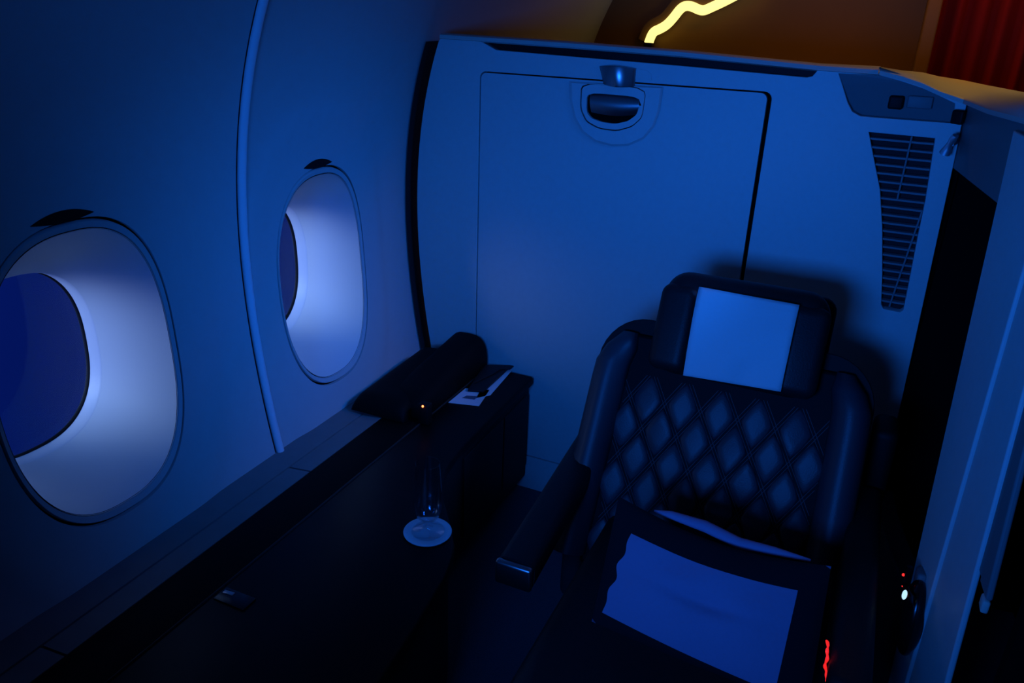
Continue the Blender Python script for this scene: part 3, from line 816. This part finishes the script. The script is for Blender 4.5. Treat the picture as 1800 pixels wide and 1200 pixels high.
# antimacassar
cv = []
tl, tr_, br_, bl = [onPlane(u, v, bp(0, 0, .096), BNN) for u, v in ((1228, 503), (1405, 535), (1372, 688), (1199, 659))]
def cl2(p): q = p-BO; return (q.x, q.dot(BU))
tl, tr_, br_, bl = map(cl2, (tl, tr_, br_, bl))
V = []; Fc = []; NX, NY = 18, 24
for j in range(NY+1):
    t = j/NY
    for i in range(NX+1):
        s = i/NX
        a = (tl[0]+(tr_[0]-tl[0])*s)*(1-t)+(bl[0]+(br_[0]-bl[0])*s)*t; u = (tl[1]+(tr_[1]-tl[1])*s)*(1-t)+(bl[1]+(br_[1]-bl[1])*s)*t
        n = .086+.010*math.sin(math.pi*(.15+.85*t))-.01*max(0, .12-t)**1.0*3+.0015*math.sin(9*s+5*t)+.002*math.sin(3+14*s*t)
        n += -.010*math.exp(-((s-.62)**2/.01+(t-.86)**2/.02))*.3
        V.append(bp(a, u, n))
for j in range(NY):
    for i in range(NX):
        a = j*(NX+1)+i; Fc.append((a, a+1, a+NX+2, a+NX+1))
am = mesh_obj('headrest_cover', V, Fc, 'fabric', None, True)
md = am.modifiers.new('solid', 'SOLIDIFY'); md.thickness = .0012
tag(am, 'white paper headrest cover hanging on the black seat', 'headrest cover')
adopt(st)
for o in list(C.objects):          # copies placed with matrix_world keep their place
    pass

# ------------------------------------------------------------------ pillow with dark border, leaning on the backrest
pw_ = empty('pillow', (-.1, 1.08, .45)); tag(pw_, 'white pillow with a dark wide border lying against the seat back', 'pillow')
PN = Vector((0, -.72, .69)).normalized(); PP = Vector((-.12, 1.06, .53))
def pp(u, v): return onPlane(u, v, PP, PN)
oc = [pp(1088, 872), pp(1461, 995), pp(1420, 1245), pp(1040, 1092)]
ic = [pp(1113, 934), pp(1403, 1032), pp(1362, 1215), pp(1060, 1076)]
def quadpt(c, s, t, sag=0):
    p = (c[0]*(1-s)+c[1]*s)*(1-t)+(c[3]*(1-s)+c[2]*s)*t
    dn = (c[3]-c[0]).normalized(); return p+dn*sag
def psurf(s, t, side):
    sag = .022*math.sin(math.pi*s)*(1-t)+.004*math.sin(math.pi*s)*t
    p = quadpt(oc, s, t, sag)
    th = .050*(max(0, math.sin(math.pi*s))**.5*max(0, math.sin(math.pi*t))**.5)
    p = p+PN*(side*th*(.55 if side > 0 else .9))
    if side > 0: p += PN*(.0035*math.sin(16*s+6*t)*math.sin(9*t+3)*math.sin(math.pi*s)*math.sin(math.pi*t)-.008*math.exp(-((t-.52)/.06)**2-((s-.5)/.2)**2))
    return p
NP = 44
for side, nm, mm in ((1, 'pillow_border', 'pillowdark'), (-1, 'pillow_back', 'pillow')):
    V = []; Fc = []
    for j in range(NP+1):
        for i in range(NP+1): V.append(psurf(i/NP, j/NP, side))
    for j in range(NP):
        for i in range(NP):
            a = j*(NP+1)+i; Fc.append((a, a+1, a+NP+2, a+NP+1))
    mesh_obj(nm, V, Fc, mm, pw_, True)
# pale centre panel, following the front surface
V = []; Fc = []
def inv(c, P_):
    # coordinates of a point in the outer quad
    s = t = .5
    for _ in range(30):
        e = P_-quadpt(c, s, t)
        ds = (quadpt(c, s+.001, t)-quadpt(c, s, t))/.001; dt = (quadpt(c, s, t+.001)-quadpt(c, s, t))/.001
        a11, a12, a22 = ds.dot(ds), ds.dot(dt), dt.dot(dt); b1, b2_ = e.dot(ds), e.dot(dt); dd = a11*a22-a12*a12
        s += (b1*a22-b2_*a12)/dd; t += (a11*b2_-a12*b1)/dd
    return s, t
for j in range(NP+1):
    t = j/NP
    for i in range(NP+1):
        s = i/NP; p = quadpt(ic, s, t); p = p+(ic[0]-ic[1]).normalized()*(.004*math.sin(t*19)*(1-s)*math.sin(math.pi*t))
        ss, tt = inv(oc, p); ss = min(max(ss, .0), 1); tt = min(max(tt, 0), 1)
        V.append(psurf(ss, tt, 1)+PN*.002)
for j in range(NP):
    for i in range(NP):
        a = j*(NP+1)+i; Fc.append((a, a+1, a+NP+2, a+NP+1))
mesh_obj('centre_panel', V, Fc, 'pillow', pw_, True)['label'] = 'pale centre panel'
# second light pillow edge behind
cr2 = [(1150, 898), (1180, 905), (1240, 925), (1300, 955), (1360, 968), (1425, 985)]
b2 = []
for k, (u, v) in enumerate(cr2):
    p = onPlane(u, v, PP-PN*.03, PN); th = .009*math.sin(math.pi*(k+.3)/(len(cr2)-.4))+.001
    b2.append([p+BU*0+Vector((0, math.cos(a)*th*1.2, math.sin(a)*th)) for a in [2*math.pi*q/12 for q in range(12)]])
loft('pillow_fold', b2, 'pillow', pw_, True, True, 80)
adopt(pw_)
